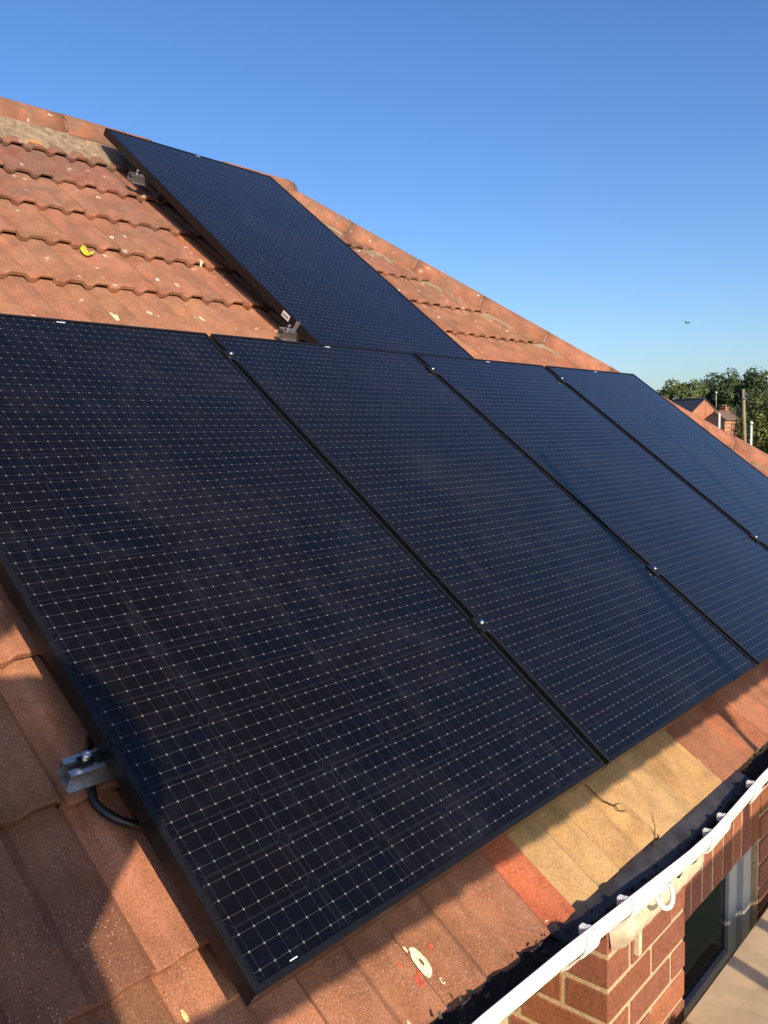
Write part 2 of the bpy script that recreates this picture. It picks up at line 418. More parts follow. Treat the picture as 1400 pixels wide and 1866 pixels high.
# ridge and hip tiles with their mortar
def cap_run(p0, p1, name, step=.42, r0=.125, drop=.6, count=None, seedn=0):
    d = (p1-p0); Lh = d.length; d.normalize(); side = d.cross(Vector((0, 0, 1))).normalized(); up = side.cross(d).normalized()
    nn = int(Lh/step)
    for i in range(nn):
        mb = MB(); a = p0 + d*(i*Lh/nn + .004); b = p0 + d*((i+1)*Lh/nn - .004)
        rr = random.Random(i*7+seedn); oz = rr.uniform(-.004, .006); os = rr.uniform(-.006, .006)
        c = rr.uniform(.85, 1.12); col = (.42*c, .19*c, .12*c)
        vs = []; n = 14; J = 7
        for rad_i in (0, 1):
            for j in range(J):
                p = a.lerp(b, j/(J-1))
                for q in range(n):
                    t = math.radians(-12 + 204*q/(n-1)); r = (r0 - .014*rad_i)*(1+.012*noise.noise(p*9+Vector((q*.4, 0, seedn))))
                    flare = 1.0
                    vs.append(p + up*(r*.82*math.sin(t)+oz) + side*(r*math.cos(t)*flare+os))
        fs = [(j*n+q, j*n+q+1, (j+1)*n+q+1, (j+1)*n+q) for j in range(J-1) for q in range(n-1)]
        o = J*n
        fs += [(o+j*n+q+1, o+j*n+q, o+(j+1)*n+q, o+(j+1)*n+q+1) for j in range(J-1) for q in range(n-1)]
        fs += [(q, o+q, o+q+1, q+1) for q in range(n-1)] + [((J-1)*n+q+1, o+(J-1)*n+q+1, o+(J-1)*n+q, (J-1)*n+q) for q in range(n-1)]
        mb.add(vs, fs, col, 0, True)
        mb.build(name, M_TILE, house)
    # mortar bed: a rough skirt each side
    mb = MB(); n = max(8, int(Lh/.03)); 
    for sgn in (1, -1):
        vs = []; fs = []
        for i in range(n+1):
            p = p0 + d*(Lh*i/n)
            w1 = r0*1.0; w2 = r0*1.8 + .04*noise.noise(Vector((i*.17, sgn*3.1, seedn))) + .016*noise.noise(Vector((i*.8, sgn, seedn+2)))
            vs += [p + side*sgn*w1*.9 + up*(-.002), p + side*sgn*w2*.92 - up*(w2*drop-.047), p + side*sgn*(w2+.006) - up*(w2*drop+.03)]
        for i in range(n):
            for q in range(2):
                fs.append((i*3+q, i*3+q+1, (i+1)*3+q+1, (i+1)*3+q))
        mb.add(vs, fs, None, 0, False)
    # pointing between the caps
    for i in range(1, nn):
        p = p0 + d*(i*Lh/nn); ring = []
        for dz in (-.007, .007):
            for q in range(12):
                t = math.radians(180*q/11); ring.append(p + d*dz + up*((r0-.004)*.82*math.sin(t)) + side*((r0-.004)*math.cos(t)))
        mb.add(ring, [(q, q+1, 12+q+1, 12+q) for q in range(11)])
    mb.build('mortar_bed', M_MORTAR, house)
apex = PW(UA, VR, H0); rl = PW(-4.3, VR, H0); hb = PW(hipu(EAVE), EAVE, H0)
cap_run(rl + Vector((0, 0, -.004)), apex + Vector((.05, 0, -.004)), 'ridge_tile', .45, .12, .78)
cap_run(apex + Vector((0, 0, -.022)), hb + Vector((0, 0, -.035)), 'hip_tile', .42, .112, .55, seedn=5)
hb2 = Vector((hb.x, yb, hb.z))
cap_run(apex + Vector((0, 0, -.03)), hb2, 'hip_tile', .42, .12, .55, seedn=9)

# walls -------------------------------------------------
MORT = (.50, .38, .235)
def brickcol(rng):
    b = Vector((.25, .098, .06)); c = rng.uniform(.72, 1.18)
    if rng.random() < .3: b = Vector((.31, .12, .062))
    if rng.random() < .2: b = Vector((.27, .10, .07))
    return (b.x*c, b.y*c, b.z*c)
def bricks(mb, x0, x1, yf, z0, z1, axis='x', flip=1, soldier=False, depth=.004, seed=1, phase=0):
    """bricks laid proud of a mortar plane; axis x = wall facing -y at y=yf, axis y = wall facing -x at x=yf"""
    rg = random.Random(seed); j = .012
    bl, bh = (.065, .215) if soldier else (.215, .065)
    z = z1; row = 0
    while z > z0 + .01:
        zb = z - bh; off = 0 if (row+phase) % 2 == 0 or soldier else (-(bl+j)/2 if axis == 'x' else (bl+j)/2)
        x = x0 + off
        while x < x1 - .006:
            a, b = max(x, x0), min(x+bl, x1)
            if b-a > .012:
                col = brickcol(rg); pr = depth + rg.uniform(-.0015, .0015)
                zz = max(zb, z0)
                if axis == 'x': mb.cbox(a, b, yf-pr, yf+((.098 if b-a > .15 else .2115) if (x <= x0+1e-6 and not soldier) else .03), zz, z, .0028, col)
                else: mb.cbox(yf-pr, yf+.03, a, b, zz, z, .0028, col)
            x += bl + j
        z = zb - j; row += 1
WX0, WX1 = .905, 1.322
wl = MB()
# mortar body
wl.box(-4.0, WX0+.0, .20, .30, -5.2, -.235, MORT)
wl.box(WX0+.003, WX1-.003, -.05, .30, -5.2, -.30, MORT)
wl.box(WX1-.003, 5.2, -.038, .30, -.516, -.26, MORT)
wl.box(1.93, 5.2, -.038, .30, -5.2, -.516, MORT)
wl.box(WX1-.003, 1.93, -.038, .30, -5.2, -.90, MORT)
wl.box(-4.0, 5.2, 2*A.y-.2, 2*A.y, -5.2, -.26, MORT); wl.box(5.0, 5.2, .3, 2*A.y-.2, -5.2, -.26, MORT); wl.box(-4.0, -3.8, .3, 2*A.y-.2, -5.2, -.26, MORT)
bricks(wl, WX0, WX1, -.05, -1.2, -.311, 'x', seed=2)
bricks(wl, .0605, .19, WX0+.0035, -1.2, -.311, 'y', seed=3)
bricks(wl, -.4, WX0-.01, .205, -1.2, -.25, 'x', seed=4)
bricks(wl, WX1+.004, 1.93, -.038, -.516, -.30, 'x', soldier=True, seed=5, depth=.0025)
bricks(wl, 1.94, 3.4, -.040, -1.3, -.30, 'x', seed=6)
bricks(wl, WX1+.004, 1.93, -.040, -1.3, -.905, 'x', seed=16)
wl.build('brick_wall', M_BRICK, house)
sf = MB(); sf.box(-4.1, 5.3, -.02, .22, -.258, -.236); sf.build('fascia', M_CREAM, house)
# cream rendered corbel on top of the pier
cr = MB(); n = 26; vs = []; fs = []
for i in range(n+1):
    x = WX0+.001 + (WX1-WX0-.004)*i/n; wv = .006*noise.noise(Vector((i*.6, 0, 0)))
    vs += [(x, -.045, -.260), (x, -.078, -.262), (x, -.096, -.285), (x, -.101, -.312+wv*.5), (x, -.092, -.340+wv), (x, -.060, -.362+wv*1.2)]
for i in range(n):
    for q in range(5): fs.append((i*6+q, i*6+q+1, (i+1)*6+q+1, (i+1)*6+q))
fs += [(5, 4, 3, 2, 1, 0), tuple(n*6+q for q in range(6))]
cr.add(vs, fs, None, 0, True)
cr.box(WX0+.12, WX0+.135, -.067, -.055, -.43, -.35); 
cr.build('corbel', M_CREAM, house)

# window under the soldier course
wf = empty('window', (0, 0, 0), parent=house)
fr = MB()
fr.cbox(1.325, 1.365, -.012, .04, -.895, -.52, .004)
fr.cbox(1.865, 1.925, -.022, .04, -.895, -.52, .004)
fr.cbox(1.80, 1.862, -.002, .04, -.85, -.545, .004)
fr.cbox(1.367, 1.863, -.012, .04, -.545, -.52, .003)
fr.cbox(1.367, 1.863, -.022, .04, -.895, -.852, .004)
fr.cbox(1.367, 1.798, -.004, .04, -.848, -.822, .003)
fr.build('window_frame', M_UPVC, wf)
pn = MB(); pn.box(1.366, 1.80, .012, .018, -.83, -.54); pn.build('pane', M_WIN, wf)
sl = MB(); sl.cbox(1.324, 1.928, -.075, .03, -.925, -.898, .004); sl.build('sill', M_UPVC, wf)

# gutter
GP = [(-4.1, -.140), (0, -.140), (.3, -.143), (.55, -.158), (.85, -.183), (1.10, -.204), (1.25, -.210), (1.4, -.202), (1.6, -.190), (2.2, -.18), (5.7, -.18)]
def gz(x):
    for a, b in zip(GP, GP[1:]):
        if a[0] <= x <= b[0]: return a[1]+(b[1]-a[1])*(x-a[0])/(b[0]-a[0])
    return GP[-1][1]
GY, GR = -.098, .048
def gutter_strip(mb, x0, x1, R, th, a0=-8, a1=128, n=16, step=.04, lip=True):
    nx = max(1, int((x1-x0)/step)); vs = []; 
    for i in range(nx+1):
        x = x0+(x1-x0)*i/nx; z0 = gz(x)
        for rad in (R, R-th):
            for q in range(n+1):
                t = math.radians(a0+(a1-a0)*q/n)
                # t=0 is the front rim (-y), going under to the back rim
                cc, ss = math.cos(t), math.sin(t)
                vs.append((x, GY - rad*math.copysign(abs(cc)**.62, cc), z0 - rad*.98*math.copysign(abs(ss)**.75, ss)))
    m2 = 2*(n+1); fs = []
    for i in range(nx):
        for q in range(n):
            fs.append((i*m2+q, (i+1)*m2+q, (i+1)*m2+q+1, i*m2+q+1))
            fs.append((i*m2+n+1+q+1, (i+1)*m2+n+1+q+1, (i+1)*m2+n+1+q, i*m2+n+1+q))
        fs.append((i*m2, i*m2+n+1, (i+1)*m2+n+1, (i+1)*m2)); fs.append(((i+1)*m2+n, (i+1)*m2+2*n+1, i*m2+2*n+1, i*m2+n))
    for i in (0, nx):
        for q in range(n): fs.append((i*m2+q, i*m2+q+1, i*m2+n+2+q, i*m2+n+1+q))
    mb.add(vs, fs, None, 0, True)
gut = empty('gutter', (0, 0, 0), parent=house)
gu = MB(); gutter_strip(gu, -4.1, 5.6, GR, .003)
# rolled front bead
gu.tube([(x/20, GY-GR+.0015, gz(x/20)+.004) for x in range(-82, 112)], .0052, 8)
gu.build('gutter_channel', M_PVC, gut)
def bracket(xc, wdt, clips, loop=False):
    mb = MB(); gutter_strip(mb, xc-wdt/2, xc+wdt/2, GR+.006, .005, -4, 120, 14, .02)
    z = gz(xc)
    # gusset below, sloping back to the wall
    for sx in (-1, 1):
        x = xc + sx*wdt*.32
        mb.add([(x-.002, GY-.040, z-.040), (x+.002, GY-.040, z-.040), (x-.002, GY+.052, z-.055), (x+.002, GY+.052, z-.055), (x-.002, GY+.052, z-.125), (x+.002, GY+.052, z-.125), (x-.002, GY-.01, z-.078), (x+.002, GY-.01, z-.078)],
               [(0, 2, 4, 6), (1, 7, 5, 3), (0, 6, 7, 1), (6, 4, 5, 7), (0, 1, 3, 2)])
    mb.cbox(xc-wdt*.36, xc+wdt*.36, GY+.050, GY+.056, z-.13, z-.02, .002)
    if loop:
        pts = [(xc+.12+.034*math.cos(t), GY-.028+.012*math.sin(t), z-.075+.024*math.sin(t)) for t in [i*math.pi/9 for i in range(19)]]
        mb.tube(pts, .0055, 8, cap=False)
    for cx_ in clips:
        zc = gz(cx_)
        mb.cbox(cx_-.008, cx_+.008, GY-GR-.009, GY-GR+.012, zc+.001, zc+.009, .002)
        mb.cbox(cx_-.0075, cx_+.0075, GY-GR+.010, GY-GR+.024, zc-.010, zc+.008, .002)
    mb.build('gutter_bracket', M_PVC, gut)
bracket(.652, .045, [.652]); bracket(.90, .16, [.805], True); bracket(1.295, .115, [1.25, 1.341]); bracket(1.56, .05, [1.552])
for xb in (-.9, -.1, 2.4, 3.3, 4.2, 5.1): bracket(xb, .045, [xb])
# dirt and dead leaves in the gutter
db = MB(); nx = 500; vs = []
for i in range(nx+1):
    x = -3.9+9.3*i/nx
    for q in range(9):
        y = GY-GR*.86+GR*1.60*q/8; z = gz(x)-.034+.010*noise.noise(Vector((x*22, q*.7, 0)))+.007*noise.noise(Vector((x*70, q*2.2, 5)))
        vs.append((x, y, z))
db.add(vs, [(i*9+q, (i+1)*9+q, (i+1)*9+q+1, i*9+q+1) for i in range(nx) for q in range(8)], (.022, .018, .014), 0, True)
rg = random.Random(11)
for i in range(420):
    x = rg.uniform(.2, 2.4); y = GY+rg.uniform(-.040, .04); z = gz(x)-.024+rg.uniform(-.004, .008); s = rg.uniform(.0025, .008)
    R3 = Euler((rg.uniform(0, 6), rg.uniform(0, 6), rg.uniform(0, 6))).to_matrix()
    c = rg.choice([(.03, .025, .02), (.05, .04, .025), (.02, .018, .015), (.10, .09, .07)])
    db.add([Vector((x, y, z)) + R3 @ Vector(p) for p in [(-s, -s*.5, 0), (s, -s*.3, s*.2), (s*.7, s*.6, 0), (-s*.8, s*.4, s*.3)]], [(0, 1, 2, 3)], c)
o = db.build('gutter_debris', M_DIRT, gut)
# felt underlay hanging into the gutter
fe = MB(); nx = 130; vs = []
for i in range(nx+1):
    x = .635+1.0*i/nx
    cut = .006*noise.noise(Vector((x*16, 0, 2)))+(.018*noise.noise(Vector((x*4.2, 0, 9))))
    for q in range(8):
        f = q/7
        p = PW(x, EAVE+.02, H0-.006).lerp(Vector((x, GY-.012+cut*.8, gz(x)-.030+cut)), f)
        p.z += .010*math.sin(f*math.pi) + .007*noise.noise(Vector((x*9, f*2.5, 0)))*(f+.2) + .003*noise.noise(Vector((x*34, f*6, 4)))
        vs.append(p)
fe.add(vs, [(i*8+q, (i+1)*8+q, (i+1)*8+q+1, i*8+q+1) for i in range(nx) for q in range(7)], None, 0, True)
o = fe.build('eaves_felt', M_FELT, house)
sm = o.modifiers.new('s', 'SOLIDIFY'); sm.thickness = .002

# ------------------------------------------------------------------ solar panels
PWD, PHT, FT, LIP = 1.0, 1.731, .035, .0105
def panel_meshes():
    f = MB()
    W, H, b = PWD, PHT, LIP
    def ring(x0, z): return [(x0, x0, z), (W-x0, x0, z), (W-x0, H-x0, z), (x0, H-x0, z)]
    c = .0012
    rings = [ring(.030, -FT+.002), ring(.030, -FT), ring(0, -FT), ring(0, -c), ring(c, 0), ring(b, 0), ring(b, -.0025)]
    vs = [p for r in rings for p in r]
    fs = [(i*4+q, i*4+(q+1) % 4, (i+1)*4+(q+1) % 4, (i+1)*4+q) for i in range(len(rings)-1) for q in range(4)]
    f.add(vs, fs)
    # bare metal mitre lines at the corners
    for (x, y, sx, sy) in ((0, 0, 1, 1), (W, 0, -1, 1), (0, H, 1, -1), (W, H, -1, -1)):
        e = .0006
        f.add([(x-sx*.0003, y-sy*.0003+0, -.001), (x+sx*e-sx*.0003, y-sy*.0003, -.001), (x+sx*e-sx*.0003, y-sy*.0003, -FT), (x-sx*.0003, y-sy*.0003, -FT)], [(0, 1, 2, 3)], None, 1)
        f.add([(x-sx*.0003, y-sy*.0003, -.001), (x-sx*.0003, y+sy*e, -.001), (x-sx*.0003, y+sy*e, -FT), (x-sx*.0003, y-sy*.0003, -FT)], [(0, 1, 2, 3)], None, 1)
    g = MB(); g.box(b-.001, W-b+.001, b-.001, H-b+.001, -.0055, -.0022)
    bs = MB(); bs.box(b, W-b, b, H-b, -.0075, -.0058)
    bs.box(.44, .56, 1.58, 1.69, -.026, -.0078)
    return f, g, bs
pf, pg, pb = panel_meshes()
def make_panel(loc, rot, label):
    root = empty('solar_panel', loc, rot); tag(root, label, 'solar panel', 'black framed solar panels on the tiled roof')
    return root
proto = make_panel(PW(0, 0, 0), (TH, 0, 0), 'nearest solar panel, bottom left, with a rounded dark shadow on its left edge')
pf.build('frame', [M_FRAME, M_STEEL], proto); pg.build('glass', M_GLASS, proto); pb.build('junction_backing', M_BACK, proto)
lb = MB(); lb.box(.497, .522, 1.7145, 1.7185, -.0021, -.0017); lb.build('sticker', M_LABEL, proto)
kids = list(proto.children)
def copy_panel(loc, rot, label):
    r = proto.copy(); COL.objects.link(r); r.location = loc; r.rotation_euler = rot; r['label'] = label
    for ch in kids:
        c2 = ch.copy(); COL.objects.link(c2); c2.parent = r
    return r
gp = 1.02
copy_panel(PW(gp, 0, 0), (TH, 0, 0), 'second solar panel of the lower row, its lower right corner crossed by a pole shadow')
copy_panel(PW(2*gp+.004, 0, 0), (TH, 0, 0), 'third solar panel of the lower row, holding the tip of a pole shadow')
copy_panel(PW(3*gp+.018, 0, 0), (TH, 0, 0), 'farthest solar panel of the lower row, pale blue with reflected sky, beside the hip tiles')
Rm = Matrix.Rotation(TH, 3, 'X') @ Matrix.Rotation(.0194, 3, Vector((.018, .007, .003)).normalized())
copy_panel(PW(1.537, 1.762, -.018), Rm.to_euler(), 'solar panel standing alone above the lower row, reaching up to the ridge')

lb = MB(); lb.box(.070, .084, .0130, .0148, -.0021, -.0017); lb.build('sticker', M_LABEL, proto)
# ------------------------------------------------------------------ mounting rails
def rail(u0, u1, v, ht, label, mids, ends=True, zc=None):
    """channel rail under the panels; ht = top of the rail in roof coordinates"""
    root = empty('mounting_rail', PW(u0, v, ht), (TH, 0, 0))
    tag(root, label, 'mounting rail', 'aluminium rails under the solar panels')
    L = u1-u0; rb = MB(); w2, hh, t = .0175, .032, .0022
    rb.box(0, L, -w2, w2, -hh, -hh+t)
    rb.box(0, L, -w2, -w2+t, -hh+t, 0); rb.box(0, L, w2-t, w2, -hh+t, 0)
    rb.box(0, L, -w2+t, -w2+t+.009, -t, 0); rb.box(0, L, w2-t-.009, w2-t, -t, 0)
    rb.box(0, L, -w2+t+.009-t, -w2+t+.009, -.008, -t); rb.box(0, L, w2-t-.009, w2-t-.009+t, -.008, -t)
    rb.box(0, L, -w2-.009, -w2, -hh, -hh+t)
    rb.build('channel', M_STEEL, root)
    # roof hooks below
    n = max(2, int(L/.9))
    for i in range(n):
        x = .16 + i*(L-.4)/(n-1); hk = MB()
        hk.box(x-.014, x+.014, -w2-.006, -w2-.0005, -hh-.038, -.004); hk.box(x-.014, x+.014, -w2-.006, .13, -hh-.043, -hh-.038)
        hk.build('roof_hook', M_GALV, root)
    for uc in mids:
        x = uc-u0; zt = -ht+.001
        mc = MB(); mc.box(x-.017, x+.017, -.022, .022, zt, zt+.0032)
        mc.box(x-.009, x+.009, -.022, .022, zt-.03, zt-.0004)
        o = mc.build('mid_clamp', M_FRAME, root)
        bt = MB(); bt.tube([(x, 0, zt+.0033), (x, 0, zt+.0115)], .0062, 12); bt.tube([(x, 0, -.03), (x, 0, zt+.003)], .0036, 8)
        bt.box(x-.0175, x+.0175, -.0232, -.0225, zt-.002, zt+.003)
        bt.build('bolt', M_BOLT, o)
    if ends:
        # Z-shaped end clamp with its bolt standing in the channel mouth
        x = .034
        ec = MB(); zt = (zc if zc else -ht)+.001; wy = .010
        pl = [(x-.014, .002), (x+.004, .002), (x+.010, -.006), (x+.016, .002), (x+.026, .002), (x+.0275, zt), (x+.034, zt+.001)]
        th_ = .0024
        for (a, b2) in zip(pl, pl[1:]):
            ec.add([(a[0], -wy, a[1]), (b2[0], -wy, b2[1]), (b2[0], wy, b2[1]), (a[0], wy, a[1]), (a[0], -wy, a[1]+th_), (b2[0], -wy, b2[1]+th_), (b2[0], wy, b2[1]+th_), (a[0], wy, a[1]+th_)],
                   [(3, 2, 1, 0), (4, 5, 6, 7), (0, 1, 5, 4), (3, 7, 6, 2), (0, 4, 7, 3), (1, 2, 6, 5)])
        o = ec.build('end_clamp', M_FRAME if L > 3 else M_STEEL, root)
        bt = MB(); bt.tube([(x-.006, 0, -.02), (x-.006, 0, .019)], .0036, 10); 
        # socket head: ring with a hollow
        vs = []; n = 16
        for (r, z) in ((.0065, .013), (.0065, .0215), (.0058, .0222), (.0034, .0222), (.0030, .0175), (.0001, .0172)):
            for q in range(n):
                t = 2*math.pi*q/n; vs.append((x-.006+r*math.cos(t), r*math.sin(t), z))
        bt.add(vs, [(i*n+q, i*n+(q+1) % n, (i+1)*n+(q+1) % n, (i+1)*n+q) for i in range(5) for q in range(n)], None, 0, False)
        bt.build('bolt', M_BOLT, o)
    return root
RT = -FT-.002
rail(-.058, 4.13, .432, RT, 'lower aluminium rail of the front row, its open end with bolt beside the nearest panel', [1.010, 2.022, 3.049])
rail(-.058, 4.13, 1.602, RT, 'upper aluminium rail of the front row, shown by the clamps near the panel tops', [1.010, 2.022, 3.049])
rail(1.474, 2.60, 1.903, -.0525, 'short aluminium rail end under the lower part of the upper solar panel', [], zc=.033)
rail(1.474, 2.60, 3.105, -.0315, 'short aluminium rail end under the upper solar panel, close to the ridge', [], zc=.033)

# sticker on the side of the upper panel
lbs = MB(); lbs.box(-.0008, -.0003, .190, .236, -.030, -.008)
for i in range(14): lbs.box(-.0013, -.0009, .196+i*.0026, .196+i*.0026+.0012, -.024, -.015, None, 1)
up_panel = [o for o in bpy.data.objects if o.name.startswith('solar_panel') and 'reaching' in o['label']][0]
lbs.build('barcode_label', [M_LABEL, M_LABEL2], up_panel)

# cable loop
cb = MB(); pts = []
for i in range(25):
    t = i/24; a = math.radians(185+115*t)
    u = .060+.072*math.cos(a)*1.0; v = .402+.082*math.sin(a)*1.0
    pts.append(PW(u, v, H0+.036+.006*math.sin(t*3)))
pts = [PW(.03, .50, -.08), PW(.002, .455, -.082)] + pts + [PW(.13, .34, -.085), PW(.2, .36, -.09)]
cb.tube(pts, .0075, 12)
tag(cb.build('cable', M_BLACK), 'black cable looping out from under the nearest panel below the open rail end', 'cable')

# twig on the yellow tiles, dry stalk in the gutter, yellow leaf
tw = MB()
def onroof(u, v, d=.004): return PW(u, v, tile_h(u, v)+d)
tw.tube([onroof(1.060, .012, .012), onroof(1.063, -.018, .010), onroof(1.066, -.04, .008), onroof(1.073, -.058, .006), onroof(1.076, -.066, .006)], [.0016, .0014, .0013, .0013, .0015], 7)
tw.tube([onroof(1.076, -.064, .006), onroof(1.086, -.064, .009), onroof(1.094, -.070, .007)], [.0013, .001, .0007], 6)
tw.tube([onroof(1.076, -.065, .006), onroof(1.073, -.076, .007), onroof(1.078, -.084, .008), onroof(1.086, -.087, .006), onroof(1.092, -.09, .006)], [.0013, .0011, .001, .0008, .0006], 6)
tw.tube([onroof(1.079, -.084, .008), onroof(1.085, -.083, .009)], [.0009, .0005], 6)
tag(tw.build('twig', M_WOOD), 'thin dark forked twig lying on the yellow tiles below the panel edge', 'twig')
sk = MB(); sk.tube([onroof(1.128, -.125, .03), onroof(1.116, -.150, .014), PW(1.10, -.176, H0+.02), PW(1.088, -.20, H0-.02)], [.0007, .001, .0012, .0012], 6)
tag(sk.build('dry_stalk', M_WOOD), 'short dark dry stalk leaning from the gutter against the yellow tiles', 'stalk')
lf = MB(); vs = []; n = 22
for i in range(n+1):
    t = i/n; a = 1.9+2.9*t; wd = .008*math.sin(math.pi*min(1, t*1.02+.01))**.6+.001
    cu, cv = .985+.018*math.cos(a), 2.448+.036*math.sin(a)
    for q in range(5):
        f = (q-2)/2
        wob = .004*noise.noise(Vector((t*9, f*2, 3)))
        vs.append(onroof(cu+(wd*f+wob)*math.cos(a), cv+(wd*f+wob)*math.sin(a)*1.3, .006+.006*abs(f)+.004*math.sin(t*9)))
lf.add(vs, [(i*5+q, i*5+q+1, (i+1)*5+q+1, (i+1)*5+q) for i in range(n) for q in range(4)], (.50, .48, .05))
tag(lf.build('leaf', attr_mat('yellow_leaf', .7, .3, 100)), 'small curled yellow green leaf lying on the sunlit red tiles', 'leaf')

# ------------------------------------------------------------------ scaffold at the eaves
scf = empty('scaffolding', (0, -1.35, -5.2)); tag(scf, 'scaffold platform of pale boards along the wall below the gutter', 'scaffolding')
def spart(mb, name, mat): return mb.build(name, mat, scf, (0, 1.35, 5.2))
DZ = -.700
dk = MB()
yy = -.080
for i in range(5):
    dk.cbox(-2.6, 5.2, yy-.225, yy, DZ-.038, DZ, .004); yy -= .232
spart(dk, 'deck', M_DECK)
TR = .0242
def S_at(x, ztop, y=-1.35):
    mb = MB(); mb.tube([(x, y, -5.19), (x, y, ztop)], TR, 14); spart(mb, 'standard', M_GALV)
S_at(1.326, 1.81); S_at(2.665, 2.08); S_at(3.03, 1.80); S_at(-1.75, 1.60); S_at(4.9, 1.2); S_at(-2.4, 1.0)
rl_ = MB(); rl_.tube([(-2.5, -1.35+.048, .640), (5.0, -1.35+.048, .628)], .030, 14); spart(rl_, 'guard_rail', M_GALV)
tb = MB(); tb.cbox(.852, 5.0, -1.345, -1.31, -.03, .250, .003); spart(tb, 'shadow_board', M_DECK)  # unseen board added to shade the recessed wall beside the pier
for x in (.767, 1.10):
    mb = MB(); mb.tube([(x, -1.33, DZ), (x, -1.33, -.035)], TR, 12); spart(mb, 'shadow_post', M_GALV)  # unseen posts added to throw the dark stripes on the deck

# ------------------------------------------------------------------ the photographer behind the camera (casts the shadow at lower left)
def skinned(name, chain, mat, parent=None, sub=2):
    """chain: list of (parent_index or -1, point, radius)"""
    me = bpy.data.meshes.new(name); me.from_pydata([c[1] for c in chain], [(c[0], i) for i, c in enumerate(chain) if c[0] >= 0], [])
    o = bpy.data.objects.new(name, me); COL.objects.link(o)
    if parent: o.parent = parent
    s = o.modifiers.new('skin', 'SKIN'); s.use_smooth_shade = True
    for i, c in enumerate(chain):
        r = c[2]; me.skin_vertices[0].data[i].radius = r if isinstance(r, tuple) else (r, r)
    me.skin_vertices[0].data[0].use_root = True
    q = o.modifiers.new('sub', 'SUBSURF'); q.levels = sub; q.render_levels = sub
    me.materials.append(mat)
    return o
M_SKIN = plain('skin', (.52, .30, .21), .55, 0, .08); M_CLOTH = plain('navy_workwear', (.03, .045, .10), .9, 0, .2, 60, .3); M_HELM = plain('white_helmet', (.8, .8, .78), .35)
M_BOOT = plain('boot', (.05, .035, .02), .6)
PZ = -.23
PX, PY = -.775, -1.17
PO = Vector((PX, PY, PZ))
per = empty('person', PO); tag(per, 'person in navy workwear and white helmet standing on a hop-up taking the picture', 'person')
def L_(*p): return Vector(p)-PO
hand_r = CAMPOS - VIEW*.035 + Vector((.055, -.03, -.10)); hand_l = CAMPOS - VIEW*.035 + Vector((-.055, .01, -.10))
body = [(-1, L_(PX, PY, .70), (.185, .135)), (0, L_(PX-.015, PY, .86), (.17, .13)), (1, L_(PX-.02, PY, 1.02), (.185, .13)), (2, L_(PX+.01, PY+.01, 1.14), (.165, .12)), (3, L_(PX+.01, PY+.02, 1.24), .085), (4, L_(PX-.03, PY+.03, 1.31), .065),
        (3, L_(PX-.20, PY, 1.17), .075), (6, L_(PX-.27, PY+.05, .92), .058), (7, L_(*hand_l)-Vector((.02, .05, .03)), .036),
        (3, L_(PX+.18, PY, 1.17), .078), (9, L_(PX+.252, PY+.03, .945), .062), (10, L_(*hand_r)-Vector((-.01, .05, .03)), .036),
        (0, L_(PX-.095, PY, .56), .115), (12, L_(PX-.10, PY+.02, .20), .085), (13, L_(PX-.10, PY, -.15), .06),
        (0, L_(PX+.095, PY, .56), .115), (15, L_(PX+.10, PY+.03, .20), .085), (16, L_(PX+.11, PY, -.15), .06),
        (2, L_(PX+.10, PY, 1.03), .115)]
skinned('body', body, M_CLOTH, per)
for s_ in (-1, 1):
    skinned('boot', [(-1, L_(PX+.105*s_, PY, -.15), .06), (0, L_(PX+.105*s_, PY, -.185), .045), (1, L_(PX+.11*s_, PY+.10, -.195), .038), (2, L_(PX+.115*s_, PY+.16, -.20), .03)], M_BOOT, per)
HC = Vector((PX-.005, PY+.05, 1.345))
hu = empty('step_platform', (PX, PY, DZ)); tag(hu, 'low metal step platform standing on the scaffold boards', 'step platform')
mb = MB(); mb.cbox(-.3, .3, -.17, .19, .43, .468, .004); mb.build('tread', M_DECK, hu)
for sx in (-1, 1):
    for sy in (-1, 1):
        mb = MB(); mb.tube([(sx*.28, sy*.155+.01, 0), (sx*.26, sy*.14+.01, .43)], .014, 8); mb.build('leg', M_GALV, hu)
hd = skinned('head', [(-1, L_(HC.x-.015, HC.y-.02, HC.z-.10), .06), (0, L_(HC.x, HC.y, HC.z-.02), (.078, .09)), (1, L_(HC.x, HC.y-.01, HC.z+.07), (.08, .095)), (1, L_(HC.x, HC.y+.085, HC.z-.015), .016), (0, L_(HC.x+.0, HC.y+.035, HC.z-.105), .035),
        (1, L_(HC.x+.075, HC.y, HC.z-.01), .018), (1, L_(HC.x-.075, HC.y, HC.z-.01), .018)], M_SKIN, per)
hm = MB(); vs = []; n = 24
for j, (r, z) in enumerate([(.138, .05), (.134, .058), (.116, .065), (.113, .10), (.10, .135), (.078, .16), (.042, .175), (.001, .18)]):
    for q in range(n):
        t = 2*math.pi*q/n; vs.append(L_(HC.x+r*.95*math.cos(t), HC.y+(r*1.12)*math.sin(t), HC.z+z))
hm.add(vs, [(i*n+q, i*n+(q+1) % n, (i+1)*n+(q+1) % n, (i+1)*n+q) for i in range(7) for q in range(n)], None, 0, True)
hm.build('helmet', M_HELM, per)
